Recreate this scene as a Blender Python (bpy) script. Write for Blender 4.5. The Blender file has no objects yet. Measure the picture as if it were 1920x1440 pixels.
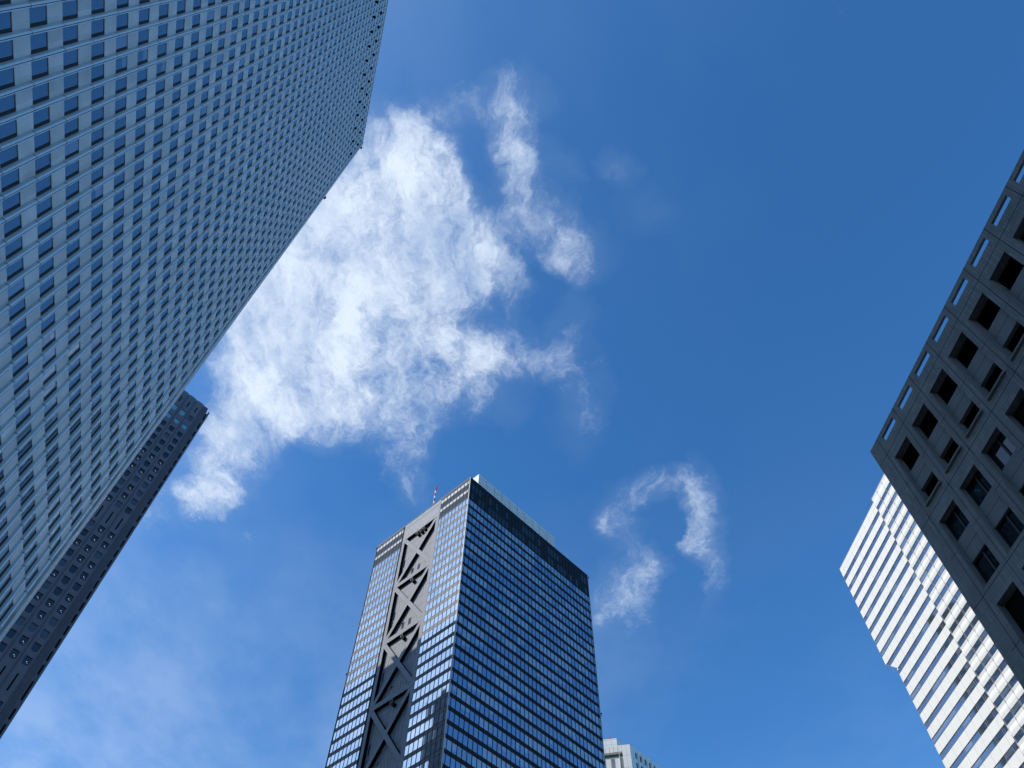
import bpy, math, random
from mathutils import Vector, Matrix
random.seed(7)
R = math.radians
scene = bpy.context.scene
col = scene.collection

# ------------------------------------------------------------------ camera
cam_data = bpy.data.cameras.new('camera')
cam = bpy.data.objects.new('camera', cam_data)
col.objects.link(cam)
cam_data.sensor_width = 36.0
cam_data.lens = 36.0 * 1448.4 / 1920.0
cam_data.clip_end = 20000
TH, RO = .541585, .031754
_z = Vector((math.sin(TH) * math.sin(RO), -math.sin(TH) * math.cos(RO), math.cos(TH)))
_e = _z.cross(Vector((0, 0, 1))).normalized()
_n = _e.cross(_z)
# rows: world axes written in camera coordinates (x right, y down, z forward)
ROWS = Matrix((-_e, _n, _z))
CAM_POS = Vector((0, 0, 1.6))
_cx, _cy, _cz = ROWS.col[0], -ROWS.col[1], -ROWS.col[2]
M3 = Matrix((_cx, _cy, _cz)).transposed()
cam.matrix_world = Matrix.Translation(CAM_POS) @ M3.to_4x4()
scene.camera = cam
scene.render.resolution_x, scene.render.resolution_y = 1024, 768

# ------------------------------------------------------------------ light
SUN_AZ, SUN_EL = R(-105), R(36)          # azimuth clockwise from +Y
sun_dir = Vector((math.sin(SUN_AZ) * math.cos(SUN_EL), math.cos(SUN_AZ) * math.cos(SUN_EL), math.sin(SUN_EL)))
sd = bpy.data.lights.new('sun', 'SUN')
sd.energy = 2.5
sd.angle = R(0.53)
sd.color = (1.0, .94, .84)
sun = bpy.data.objects.new('sun', sd)
col.objects.link(sun)
sun.rotation_euler = (-sun_dir).to_track_quat('-Z', 'Y').to_euler()
sun.location = sun_dir * 900

scene.view_settings.view_transform = 'Standard'
scene.view_settings.look = 'None'
scene.view_settings.gamma = 1
scene.view_settings.exposure = 0.63
scene.view_settings.use_curve_mapping = False

BLOBS = [(-0.2704, 0.4054, 2.089, 0.2657, 0.1766, 1.3),
 (-0.1894, 0.2919, 1.98, 0.1258, 0.1017, 1.05),
 (-0.1651, 0.2302, 2.516, 0.0522, 0.0477, 0.5),
 (-0.1122, 0.2687, 1.458, 0.0933, 0.0607, 0.7),
 (-0.0929, 0.3537, 1.377, 0.138, 0.0909, 0.8),
 (-0.0494, 0.4216, 1.62, 0.0797, 0.0649, 0.55),
 (-0.2119, 0.5188, 3.138, 0.1926, 0.165, 1.0),
 (-0.1286, 0.5877, 1.709, 0.1399, 0.1097, 0.7),
 (-0.08, 0.5316, 1.733, 0.0886, 0.0778, 0.35),
 (-0.3469, 0.5412, 2.072, 0.1741, 0.1411, 1.0),
 (-0.3294, 0.6621, 1.963, 0.1403, 0.1106, 0.85),
 (-0.4257, 0.6958, 1.905, 0.1718, 0.0912, 0.8),
 (-0.4775, 0.8037, 1.995, 0.16, 0.0737, 0.8),
 (-0.5584, 0.8579, 2.694, 0.1389, 0.0647, 0.75),
 (-0.1599, 0.7692, 1.638, 0.1087, 0.054, 0.75),
 (-0.1817, 0.6864, 2.085, 0.0907, 0.0816, 0.5),
 (-0.2639, 0.6695, 2.14, 0.1036, 0.09, 0.5),
 (-0.0113, 0.187, 2.953, 0.0699, 0.0432, 0.58),
 (-0.02, 0.2389, 1.732, 0.0914, 0.0464, 0.55),
 (-0.0078, 0.3144, 1.8, 0.1076, 0.0396, 0.51),
 (0.0433, 0.3492, 1.152, 0.1209, 0.0446, 0.65),
 (0.0864, 0.4012, 1.256, 0.059, 0.0547, 0.51),
 (0.018, 0.2578, -2.742, 0.077, 0.038, 0.41),
 (0.0012, 0.4278, 1.413, 0.12, 0.0317, 0.51),
 (-0.0215, 0.5295, -2.622, 0.0647, 0.0432, 0.51),
 (0.031, 0.5726, 2.996, 0.0895, 0.0481, 0.58),
 (-0.0564, 0.6275, 3.069, 0.102, 0.072, 0.51),
 (-0.0329, 0.5477, 1.57, 0.1008, 0.059, 0.38),
 (0.2599, 0.8019, -2.973, 0.1231, 0.0519, 0.56),
 (0.3426, 0.9095, 1.372, 0.2004, 0.0451, 0.56),
 (0.1985, 0.8442, -1.761, 0.0871, 0.0664, 0.39),
 (0.1745, 0.8745, 1.448, 0.0667, 0.0404, 0.5),
 (0.2498, 0.9761, 1.439, 0.1447, 0.0583, 0.45),
 (0.199, 1.0851, 1.393, 0.1307, 0.1033, 0.45),
 (0.2926, 0.9116, 1.322, 0.0617, 0.0452, 0.22),
 (0.2198, 1.0033, 1.631, 0.1429, 0.0731, 0.28),
 (0.1222, 0.275, 1.427, 0.039, 0.0257, 0.31),
 (0.0985, 0.6265, 1.494, 0.1204, 0.0508, 0.33),
 (-0.0904, 0.1926, 3.095, 0.0496, 0.0252, 0.41),
 (-0.1302, 0.1969, 1.897, 0.032, 0.0287, 0.28),
 (-0.4527, 0.9309, 2.827, 0.0598, 0.0447, 0.28),
 (0.0671, 0.5089, -2.916, 0.0678, 0.0647, 0.25),
 (0.1629, 0.3305, 0.924, 0.0469, 0.043, 0.2),
 (-0.0714, 0.3605, 1.333, 0.1298, 0.0546, 0.37),
 (-0.087, 0.4635, 1.61, 0.0933, 0.0567, 0.29),
 (0.2606, 0.8768, 1.246, 0.0601, 0.05, -0.7),
 (0.3035, 1.026, 1.423, 0.1506, 0.0533, -0.5),
 (-0.0502, 0.2875, 1.217, 0.1037, 0.0315, -0.6),
 (-0.0452, 0.4871, 1.568, 0.0742, 0.0287, -0.5),
 (-0.2641, 0.4948, 2.629, 0.0412, 0.0259, -0.9),
 (-0.3099, 0.797, 2.82, 0.1011, 0.0811, -0.4),
 (-0.0647, 0.7334, 3.044, 0.0855, 0.0657, -0.4),
 (0.0264, 0.4595, 1.525, 0.062, 0.0377, -0.3)]

def build_world():
    w = bpy.data.worlds.new('World')
    scene.world = w
    w.use_nodes = True
    nt = w.node_tree
    nt.nodes.clear()
    N = lambda t: nt.nodes.new(t)
    L = nt.links.new
    out = N('ShaderNodeOutputWorld')
    bg = N('ShaderNodeBackground')
    bg.inputs['Strength'].default_value = 0.1
    L(bg.outputs[0], out.inputs[0])
    sky = N('ShaderNodeTexSky')
    sky.sky_type = 'NISHITA'
    sky.sun_disc = False
    sky.sun_elevation = SUN_EL
    sky.sun_rotation = SUN_AZ
    sky.air_density = 1.0
    sky.dust_density = 0.25
    sky.ozone_density = 2.2
    tint = N('ShaderNodeMix'); tint.data_type = 'RGBA'; tint.blend_type = 'MULTIPLY'
    tint.inputs[0].default_value = 1
    L(sky.outputs[0], tint.inputs[6])
    tint.inputs[7].default_value = (.38, .93, 1.36, 1)

    def math_(op, a, b=None, c=None):
        m = N('ShaderNodeMath'); m.operation = op
        for i, v in enumerate((a, b, c)):
            if v is None: continue
            if isinstance(v, (int, float)): m.inputs[i].default_value = v
            else: L(v, m.inputs[i])
        return m.outputs[0]
    tc = N('ShaderNodeTexCoord')
    sep = N('ShaderNodeSeparateXYZ'); L(tc.outputs['Generated'], sep.inputs[0])
    zc = math_('MAXIMUM', sep.outputs[2], .06)
    px = math_('DIVIDE', sep.outputs[0], zc)
    py = math_('DIVIDE', sep.outputs[1], zc)
    comb = N('ShaderNodeCombineXYZ'); L(px, comb.inputs[0]); L(py, comb.inputs[1])
    P = comb.outputs[0]                     # a point on the flat cloud layer

    def noise(vec, scale, detail, rough, dist=0, offs=(0, 0, 0), sc=(1, 1, 1), rot=0):
        m = N('ShaderNodeMapping'); m.inputs['Location'].default_value = offs
        m.inputs['Scale'].default_value = sc; m.inputs['Rotation'].default_value = (0, 0, rot)
        L(vec, m.inputs[0])
        n = N('ShaderNodeTexNoise'); n.inputs['Scale'].default_value = scale
        n.inputs['Detail'].default_value = detail; n.inputs['Roughness'].default_value = rough
        n.inputs['Distortion'].default_value = dist
        L(m.outputs[0], n.inputs['Vector'])
        return n
    # warp of the layer
    wn = noise(P, 5.0, 4, .6)
    sub = N('ShaderNodeVectorMath'); sub.operation = 'SUBTRACT'
    L(wn.outputs['Color'], sub.inputs[0]); sub.inputs[1].default_value = (.5, .5, .5)
    scl = N('ShaderNodeVectorMath'); scl.operation = 'SCALE'; L(sub.outputs[0], scl.inputs[0]); scl.inputs['Scale'].default_value = .13
    add = N('ShaderNodeVectorMath'); add.operation = 'ADD'; L(P, add.inputs[0]); L(scl.outputs[0], add.inputs[1])
    wn2 = noise(P, 17.0, 5, .65, offs=(2.3, 5.1, 0))
    sub2 = N('ShaderNodeVectorMath'); sub2.operation = 'SUBTRACT'
    L(wn2.outputs['Color'], sub2.inputs[0]); sub2.inputs[1].default_value = (.5, .5, .5)
    scl2 = N('ShaderNodeVectorMath'); scl2.operation = 'SCALE'; L(sub2.outputs[0], scl2.inputs[0]); scl2.inputs['Scale'].default_value = .05
    add2 = N('ShaderNodeVectorMath'); add2.operation = 'ADD'; L(add.outputs[0], add2.inputs[0]); L(scl2.outputs[0], add2.inputs[1])
    PW = add2.outputs[0]
    total = None
    for (x, y, rot, sx, sy, wt) in BLOBS:
        mp = N('ShaderNodeMapping'); mp.vector_type = 'TEXTURE'
        mp.inputs['Location'].default_value = (x, y, 0)
        mp.inputs['Rotation'].default_value = (0, 0, rot)
        mp.inputs['Scale'].default_value = (sx, sy, 1)
        L(PW, mp.inputs[0])
        g = N('ShaderNodeTexGradient'); g.gradient_type = 'SPHERICAL'
        L(mp.outputs[0], g.inputs[0])
        sm = math_('POWER', g.outputs['Fac'], .8)
        total = math_('MULTIPLY', sm, wt) if total is None else math_('MULTIPLY_ADD', sm, wt, total)
    mask = math_('MINIMUM', total, 1.15)
    big = noise(P, 4.2, 3, .5, offs=(3.1, .4, 0))
    fine = noise(PW, 10.5, 14, .74, 0, offs=(1.7, 2.2, 0), sc=(1.3, .7, 1), rot=.35)
    wisp = noise(PW, 34.0, 9, .72, 0, offs=(4.1, .3, 0), sc=(1.3, .6, 1), rot=.3)
    det = math_('MULTIPLY_ADD', fine.outputs['Fac'], 2.6, math_('MULTIPLY', big.outputs['Fac'], .9))
    det = math_('MULTIPLY_ADD', wisp.outputs['Fac'], 1.1, det)
    det = math_('SUBTRACT', det, 2.3)      # about -.5 ... .5
    dens = math_('MULTIPLY_ADD', mask, 1.0, math_('MULTIPLY', det, math_('ADD', .62, math_('MULTIPLY', mask, .5))))
    dens = math_('SUBTRACT', dens, .25)
    mr = N('ShaderNodeMapRange'); mr.interpolation_type = 'SMOOTHSTEP'
    mr.inputs['From Min'].default_value = 0.0; mr.inputs['From Max'].default_value = 1.4
    L(dens, mr.inputs['Value'])
    halo = math_('MULTIPLY', math_('MULTIPLY', math_('MAXIMUM', mask, 0.0), .26), math_('MULTIPLY_ADD', big.outputs['Fac'], 1.6, -.25))
    halo = math_('MAXIMUM', halo, 0.0)
    a1 = math_('SUBTRACT', 1.0, math_('MULTIPLY', math_('SUBTRACT', 1.0, mr.outputs[0]), math_('SUBTRACT', 1.0, halo)))
    # thin high veil: thicker towards the horizon
    veil = noise(P, 1.3, 6, .55, .3, offs=(.2, .9, 0))
    mr2 = N('ShaderNodeMapRange'); mr2.inputs['From Min'].default_value = .42; mr2.inputs['From Max'].default_value = .85
    L(veil.outputs['Fac'], mr2.inputs['Value'])
    hz = N('ShaderNodeMapRange'); hz.inputs['From Min'].default_value = .78; hz.inputs['From Max'].default_value = .36
    hz.inputs['To Min'].default_value = 0.0; hz.inputs['To Max'].default_value = .75
    L(sep.outputs[2], hz.inputs['Value'])
    dt = N('ShaderNodeVectorMath'); dt.operation = 'DOT_PRODUCT'
    L(tc.outputs['Generated'], dt.inputs[0]); dt.inputs[1].default_value = tuple(sun_dir)
    # the haze is thickest on the sun's side of the sky
    side = math_('MINIMUM', math_('MAXIMUM', math_('MULTIPLY_ADD', dt.outputs['Value'], 1.7, .18), .12), 1.0)
    a2 = math_('MULTIPLY', side, math_('ADD', math_('MULTIPLY', mr2.outputs[0], math_('ADD', hz.outputs[0], .05)), math_('MULTIPLY', hz.outputs[0], .2)))
    aur = math_('MULTIPLY', math_('POWER', math_('MAXIMUM', dt.outputs['Value'], 0.0), 7.0), .8)
    a2 = math_('SUBTRACT', 1.0, math_('MULTIPLY', math_('SUBTRACT', 1.0, a2), math_('SUBTRACT', 1.0, aur)))
    a = math_('SUBTRACT', 1.0, math_('MULTIPLY', math_('SUBTRACT', 1.0, math_('MULTIPLY', a1, .97)), math_('SUBTRACT', 1.0, a2)))
    # cloud brightness: a little darker where thick
    cc = N('ShaderNodeMix'); cc.data_type = 'RGBA'
    cc.inputs[6].default_value = (5.3, 6.0, 6.9, 1)
    cc.inputs[7].default_value = (2.9, 3.8, 5.4, 1)
    shade = noise(P, 7.5, 6, .6, offs=(.5, 3.3, 0), sc=(1.25, .75, 1), rot=.35)
    mr3 = N('ShaderNodeMapRange'); mr3.inputs['From Min'].default_value = .42; mr3.inputs['From Max'].default_value = .70
    L(shade.outputs['Fac'], mr3.inputs['Value']); L(mr3.outputs[0], cc.inputs[0])
    mix = N('ShaderNodeMix'); mix.data_type = 'RGBA'
    L(a, mix.inputs[0]); L(tint.outputs[2], mix.inputs[6]); L(cc.outputs[2], mix.inputs[7])
    L(mix.outputs[2], bg.inputs['Color'])
build_world()

# ------------------------------------------------------------------ materials
def mat(name, color, rough=.6, metal=0.0, ior=1.45, noise=.0, nscale=.6, bump=0.0, bscale=20.0, emit=None, spec=None):
    m = bpy.data.materials.new(name)
    m.use_nodes = True
    nt = m.node_tree
    b = nt.nodes['Principled BSDF']
    b.inputs['Roughness'].default_value = rough
    b.inputs['Metallic'].default_value = metal
    b.inputs['IOR'].default_value = ior
    if spec is not None: b.inputs['Specular IOR Level'].default_value = spec
    if emit:
        b.inputs['Emission Color'].default_value = (*emit[:3], 1)
        b.inputs['Emission Strength'].default_value = emit[3]
    tc = nt.nodes.new('ShaderNodeTexCoord')
    if noise:
        n = nt.nodes.new('ShaderNodeTexNoise')
        n.inputs['Scale'].default_value = nscale; n.inputs['Detail'].default_value = 6
        n.inputs['Roughness'].default_value = .65
        nt.links.new(tc.outputs['Object'], n.inputs['Vector'])
        mp = nt.nodes.new('ShaderNodeMapRange')
        mp.inputs['From Min'].default_value = .3; mp.inputs['From Max'].default_value = .7
        mp.inputs['To Min'].default_value = 1 - noise; mp.inputs['To Max'].default_value = 1 + noise
        nt.links.new(n.outputs['Fac'], mp.inputs['Value'])
        mx = nt.nodes.new('ShaderNodeMix'); mx.data_type = 'RGBA'; mx.blend_type = 'MULTIPLY'
        mx.inputs[0].default_value = 1; mx.inputs[6].default_value = (*color, 1)
        nt.links.new(mp.outputs[0], mx.inputs[7])
        nt.links.new(mx.outputs[2], b.inputs['Base Color'])
    else:
        b.inputs['Base Color'].default_value = (*color, 1)
    if bump:
        n2 = nt.nodes.new('ShaderNodeTexNoise'); n2.inputs['Scale'].default_value = bscale
        n2.inputs['Detail'].default_value = 4
        nt.links.new(tc.outputs['Object'], n2.inputs['Vector'])
        bp = nt.nodes.new('ShaderNodeBump'); bp.inputs['Strength'].default_value = bump
        bp.inputs['Distance'].default_value = .05
        nt.links.new(n2.outputs['Fac'], bp.inputs['Height'])
        nt.links.new(bp.outputs[0], b.inputs['Normal'])
    return m

def tile_mat(name, color, mortar, w, h, rough=.7, noise=.12):
    """small facing tiles laid on the XZ plane of the building's own axes"""
    m = bpy.data.materials.new(name); m.use_nodes = True
    nt = m.node_tree; b = nt.nodes['Principled BSDF']; b.inputs['Roughness'].default_value = rough
    tc = nt.nodes.new('ShaderNodeTexCoord')
    sp = nt.nodes.new('ShaderNodeSeparateXYZ'); nt.links.new(tc.outputs['Object'], sp.inputs[0])
    ad = nt.nodes.new('ShaderNodeMath'); ad.operation = 'ADD'
    nt.links.new(sp.outputs[0], ad.inputs[0]); nt.links.new(sp.outputs[1], ad.inputs[1])
    cb = nt.nodes.new('ShaderNodeCombineXYZ'); nt.links.new(ad.outputs[0], cb.inputs[0]); nt.links.new(sp.outputs[2], cb.inputs[1])
    br = nt.nodes.new('ShaderNodeTexBrick')
    br.offset = 0.0
    br.inputs['Scale'].default_value = 1
    br.inputs['Brick Width'].default_value = w; br.inputs['Row Height'].default_value = h
    br.inputs['Mortar Size'].default_value = .012; br.inputs['Mortar Smooth'].default_value = .3
    br.inputs['Color1'].default_value = (*[c * (1 - noise) for c in color], 1)
    br.inputs['Color2'].default_value = (*[c * (1 + noise) for c in color], 1)
    br.inputs['Mortar'].default_value = (*mortar, 1)
    nt.links.new(cb.outputs[0], br.inputs['Vector'])
    n = nt.nodes.new('ShaderNodeTexNoise'); n.inputs['Scale'].default_value = .35; n.inputs['Detail'].default_value = 8
    nt.links.new(tc.outputs['Object'], n.inputs['Vector'])
    mp = nt.nodes.new('ShaderNodeMapRange'); mp.inputs['From Min'].default_value = .3; mp.inputs['From Max'].default_value = .7
    mp.inputs['To Min'].default_value = .84; mp.inputs['To Max'].default_value = 1.14
    nt.links.new(n.outputs['Fac'], mp.inputs['Value'])
    mx = nt.nodes.new('ShaderNodeMix'); mx.data_type = 'RGBA'; mx.blend_type = 'MULTIPLY'; mx.inputs[0].default_value = 1
    nt.links.new(br.outputs['Color'], mx.inputs[6]); nt.links.new(mp.outputs[0], mx.inputs[7])
    nt.links.new(mx.outputs[2], b.inputs['Base Color'])
    return m

def streak_mat(name, c1, c2, rough, metal):
    """sheet metal with vertical streaks of weathering and seams"""
    m = bpy.data.materials.new(name); m.use_nodes = True
    nt = m.node_tree; b = nt.nodes['Principled BSDF']
    b.inputs['Roughness'].default_value = rough; b.inputs['Metallic'].default_value = metal
    tc = nt.nodes.new('ShaderNodeTexCoord')
    mpp = nt.nodes.new('ShaderNodeMapping'); mpp.inputs['Scale'].default_value = (2.6, 2.6, .07)
    nt.links.new(tc.outputs['Object'], mpp.inputs[0])
    n = nt.nodes.new('ShaderNodeTexNoise'); n.inputs['Scale'].default_value = 1.0; n.inputs['Detail'].default_value = 7
    n.inputs['Roughness'].default_value = .7
    nt.links.new(mpp.outputs[0], n.inputs['Vector'])
    cr = nt.nodes.new('ShaderNodeMapRange'); cr.inputs['From Min'].default_value = .33; cr.inputs['From Max'].default_value = .67
    nt.links.new(n.outputs['Fac'], cr.inputs['Value'])
    mx = nt.nodes.new('ShaderNodeMix'); mx.data_type = 'RGBA'
    mx.inputs[6].default_value = (*c1, 1); mx.inputs[7].default_value = (*c2, 1)
    nt.links.new(cr.outputs[0], mx.inputs[0]); nt.links.new(mx.outputs[2], b.inputs['Base Color'])
    return m

MT = {}
MT['alu'] = mat('pale_aluminium_panel', (.57, .54, .54), .38, .05, 1.5, .10, .25, .05, 3)
MT['alu_nose'] = mat('aluminium_fin_nose', (.99, .91, .84), .22, .35, 2.3, .05, .3)  # sheen put into the colour: paler than the fin sides
MT['spandrel_grey'] = tile_mat('grey_spandrel', (.655, .605, .585), (.60, .555, .54), 1.675, 4.15, .5, .09)
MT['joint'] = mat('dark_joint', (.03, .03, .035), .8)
MT['glass'] = mat('window_glass', (.33, .38, .42), .03, .85, 1.8)
MT['glass_pale'] = mat('window_glass_over_blind', (.42, .47, .53), .04, .55, 1.8)
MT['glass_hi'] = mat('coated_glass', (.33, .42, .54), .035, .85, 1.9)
MT['glass_sunny'] = mat('sunny_side_coated_glass', (.82, .87, .92), .04, .95, 2.0)  # sun-side copy of the coated glass, bright sky reflection put into its colour
MT['glass_blind'] = mat('coated_glass_over_blind', (.46, .52, .58), .05, .62, 2.2)
MT['glass_blind2'] = mat('coated_glass_over_half_lit_room', (.36, .43, .52), .05, .75, 2.2)
MT['glass_dark'] = mat('louvre_glass', (.012, .014, .018), .15, 0, 1.5)
MT['bronze'] = mat('dark_bronze', (.009, .009, .010), .5, 0, 1.4, .1, .4, spec=.25)
MT['bronze_span'] = mat('bronze_spandrel', (.075, .062, .055), .35, .1, 1.6, .12, .4)
MT['bronze_lit'] = mat('sunlit_bronze_spandrel', (.070, .074, .088), .55, 0, 1.45, .15, .4)  # sun-side copy of the bronze, sunlight put into its paler colour
MT['black'] = mat('black_steel', (.006, .006, .007), .7, spec=.1)
MT['panel'] = streak_mat('streaked_metal_panel', (.10, .118, .15), (.185, .21, .25), .62, .0)
MT['brace'] = mat('brace_cladding', (.135, .155, .195), .6, 0, 1.45, .1, .3)
MT['white_metal'] = mat('white_panel', (.62, .64, .65), .5, 0, 1.45, .05, .3)
MT['white_panel'] = mat('off_white_panel', (.74, .735, .71), .5, 0, 1.45, .035, .22)
MT['white_fold'] = mat('off_white_folded_panel', (.77, .765, .745), .42, 0, 1.45, .03, .22)
MT['white_joint'] = mat('grey_sealant', (.30, .30, .30), .8)
MT['glass_white_tower'] = mat('blue_glass', (.20, .29, .40), .04, .8, 1.8, .15, .12)
MT['rear_wall'] = mat('dark_precast', (.128, .130, .160), .75, 0, 1.45, .10, .25, .1, 2)
MT['rear_glass'] = mat('dim_glass', (.006, .008, .012), .06, 0, 1.75)
MT['rear_blind'] = mat('dim_glass_with_blind', (.055, .065, .085), .08, 0, 1.7)
MT['rear_glass_blue'] = mat('bright_blue_glass', (.22, .42, .50), .1, .3, 1.8)
MT['brown'] = tile_mat('brown_tile', (.235, .222, .212), (.125, .115, .11), .235, .95)
MT['brown_plain'] = mat('brown_render', (.23, .217, .207), .75, 0, 1.45, .1, .6, .15, 12)
MT['brown_trim'] = mat('brown_trim', (.19, .175, .155), .5, 0, 1.45, .06, 1)
MT['dark_room'] = mat('dark_interior', (.010, .008, .007), .9, spec=.1)
MT['brown_glass'] = mat('office_glass', (.006, .008, .010), .02, 0, 1.75)
MT['frame'] = mat('black_frame', (.012, .012, .013), .4)
MT['lamp'] = mat('lit_ceiling_lamp', (.8, .8, .7), .5, emit=(1, .95, .82, .8))
MT['pale_wall'] = mat('pale_panel', (.78, .78, .76), .6, 0, 1.45, .05, .3)
MT['shade_wall'] = MT['pale_wall']
MT['post'] = mat('satin_grey_post', (.34, .35, .37), .5, .1, 1.45)
MT['louvre'] = mat('louvre', (.36, .37, .36), .6)
MT['green_glass'] = mat('green_glass', (.03, .08, .07), .08, 0, 1.6)
MT['red'] = mat('red_paint', (.55, .03, .02), .4)
MT['white_paint'] = mat('white_paint', (.8, .8, .8), .4)
MT['roof'] = mat('roof_deck', (.22, .22, .21), .9, 0, 1.45, .1, .5)
MT['paving'] = mat('paving', (.13, .128, .122), .85, 0, 1.45, .15, .3, .2, 3)
MT['asphalt'] = mat('asphalt', (.05, .05, .052), .9, 0, 1.45, .2, 1.2, .3, 40)

# ------------------------------------------------------------------ mesh helpers
class MB:
    def __init__(s): s.v = []; s.f = []; s.m = []
    def face(s, pts, mi=0):
        n = len(s.v); s.v += [tuple(p) for p in pts]; s.f.append(tuple(range(n, n + len(pts)))); s.m.append(mi)
    def box(s, x0, x1, y0, y1, z0, z1, mi=0):
        n = len(s.v)
        s.v += [(x0, y0, z0), (x1, y0, z0), (x1, y1, z0), (x0, y1, z0), (x0, y0, z1), (x1, y0, z1), (x1, y1, z1), (x0, y1, z1)]
        for f in ((0, 3, 2, 1), (4, 5, 6, 7), (0, 1, 5, 4), (1, 2, 6, 5), (2, 3, 7, 6), (3, 0, 4, 7)):
            s.f.append(tuple(n + i for i in f)); s.m.append(mi)
    def prism(s, prof, z0, z1, mi=0, mats=None, caps=True):
        """prof: counter-clockwise xy outline"""
        n = len(s.v); k = len(prof)
        s.v += [(x, y, z0) for x, y in prof] + [(x, y, z1) for x, y in prof]
        for i in range(k):
            j = (i + 1) % k
            s.f.append((n + i, n + j, n + k + j, n + k + i)); s.m.append(mats[i] if mats else mi)
        if caps:
            s.f.append(tuple(n + i for i in reversed(range(k)))); s.m.append(mi)
            s.f.append(tuple(n + k + i for i in range(k))); s.m.append(mi)
    def cyl(s, c, r, z0, z1, k=12, mi=0, axis='z'):
        pr = [(math.cos(2 * math.pi * i / k) * r, math.sin(2 * math.pi * i / k) * r) for i in range(k)]
        n = len(s.v)
        for zz in (z0, z1):
            for a, b in pr:
                if axis == 'z': s.v.append((c[0] + a, c[1] + b, zz))
                elif axis == 'y': s.v.append((c[0] + a, zz, c[1] + b))
                else: s.v.append((zz, c[0] + a, c[1] + b))
        for i in range(k):
            j = (i + 1) % k; s.f.append((n + i, n + j, n + k + j, n + k + i)); s.m.append(mi)
        s.f.append(tuple(n + i for i in reversed(range(k)))); s.m.append(mi)
        s.f.append(tuple(n + k + i for i in range(k))); s.m.append(mi)
    def dome(s, c, r, k=10, rings=4, mi=0):
        n = len(s.v)
        for a in range(rings * 2 + 1):
            t = math.pi * a / (rings * 2)
            for b in range(k):
                p = 2 * math.pi * b / k
                s.v.append((c[0] + r * math.sin(t) * math.cos(p), c[1] + r * math.sin(t) * math.sin(p), c[2] + r * math.cos(t)))
        for a in range(rings * 2):
            for b in range(k):
                q = (b + 1) % k
                s.f.append((n + a * k + b, n + (a + 1) * k + b, n + (a + 1) * k + q, n + a * k + q)); s.m.append(mi)
    def build(s, name, mats, parent=None, smooth=False):
        me = bpy.data.meshes.new(name)
        me.from_pydata(s.v, [], s.f)
        if not isinstance(mats, (list, tuple)): mats = [mats]
        for m in mats: me.materials.append(m)
        me.polygons.foreach_set('material_index', s.m)
        if smooth: me.polygons.foreach_set('use_smooth', [True] * len(s.f))
        me.update()
        o = bpy.data.objects.new(name, me)
        col.objects.link(o)
        if parent: o.parent = parent
        return o

def thing(name, loc, xdir, label, cat, group=None):
    o = bpy.data.objects.new(name, None)
    o.empty_display_size = 5
    col.objects.link(o)
    o.location = loc
    o.rotation_euler = (0, 0, math.atan2(xdir[1], xdir[0]))
    o['label'] = label; o['category'] = cat
    if group: o['group'] = group
    return o

def structure(o): o['kind'] = 'structure'; return o

def project(p):
    d = Vector(p) - CAM_POS
    c = ROWS.transposed() @ d
    if c.z < .1: return None
    return (c.x / c.z * 1448.4 + 960, c.y / c.z * 1448.4 + 720)

def seen_area(root_m, quad):
    pts = [project(root_m @ Vector(q)) for q in quad]
    if any(p is None for p in pts): return 0
    cx = sum(p[0] for p in pts) / 4; cy = sum(p[1] for p in pts) / 4
    if not (-10 < cx < 1930 and -10 < cy < 1450): return 0
    a = 0
    for i in range(len(pts)):
        j = (i + 1) % len(pts); a += pts[i][0] * pts[j][1] - pts[j][0] * pts[i][1]
    return abs(a) / 2

def root_matrix(root):
    return Matrix.Translation(root.location) @ Matrix.Rotation(root.rotation_euler[2], 4, 'Z') @ Matrix.Scale(root.scale[0], 4)

def place(root, items, name, limit, hidden=None):
    """items: list of (key quad, builder(MB), material list).  The ones that show largest become parts of
    their own, the remaining ones one part."""
    M = root_matrix(root)
    sc = []
    for i, it in enumerate(items):
        a = seen_area(M, it[0])
        if a and hidden and hidden(it[0]): a = 0
        sc.append((a, i))
    sc.sort(key=lambda t: -t[0])
    top = set(i for a, i in sc[:limit] if a > 0)
    rest = MB(); ms = items[0][2]
    for i, it in enumerate(items):
        if i in top:
            mb = MB(); it[1](mb)
            o = mb.build(name, it[2], root)
            if len(it) > 3 and it[3]: it[3](o)
        else:
            it[1](rest)
            if len(it) > 4 and it[4]: it[4](rest)
    if rest.f:
        o = rest.build(name, ms, root)
        o['kind'] = 'stuff'

def jitter(q, amt, ax):
    """a pane is never hung perfectly true: tilt it a hair"""
    a, b, c = (random.uniform(-amt, amt) for _ in range(3))
    offs = (a, b, b + c, a + c)
    out = []
    for p, o in zip(q, offs):
        p = list(p); p[ax] += o; out.append(tuple(p))
    return out

def H(v): return Vector(v)
# ================================================================== ground
def ground():
    g = MB(); g.face([(-4000, -4000, 0), (4000, -4000, 0), (4000, 4000, 0), (-4000, 4000, 0)])
    structure(g.build('ground', MT['paving']))
    a = math.atan2(.969, -.2466)
    r = MB()
    ux, uy = -.2466, .9691; nx, ny = .9691, .2466
    def q(s0, s1, t0, t1, z): return [(ux * s + nx * t, uy * s + ny * t, z) for s, t in ((s0, t0), (s0, t1), (s1, t1), (s1, t0))]
    r.face(list(reversed(q(-300, 420, 4, 15, .004))))
    structure(r.build('road', MT['asphalt']))
ground()

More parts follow.
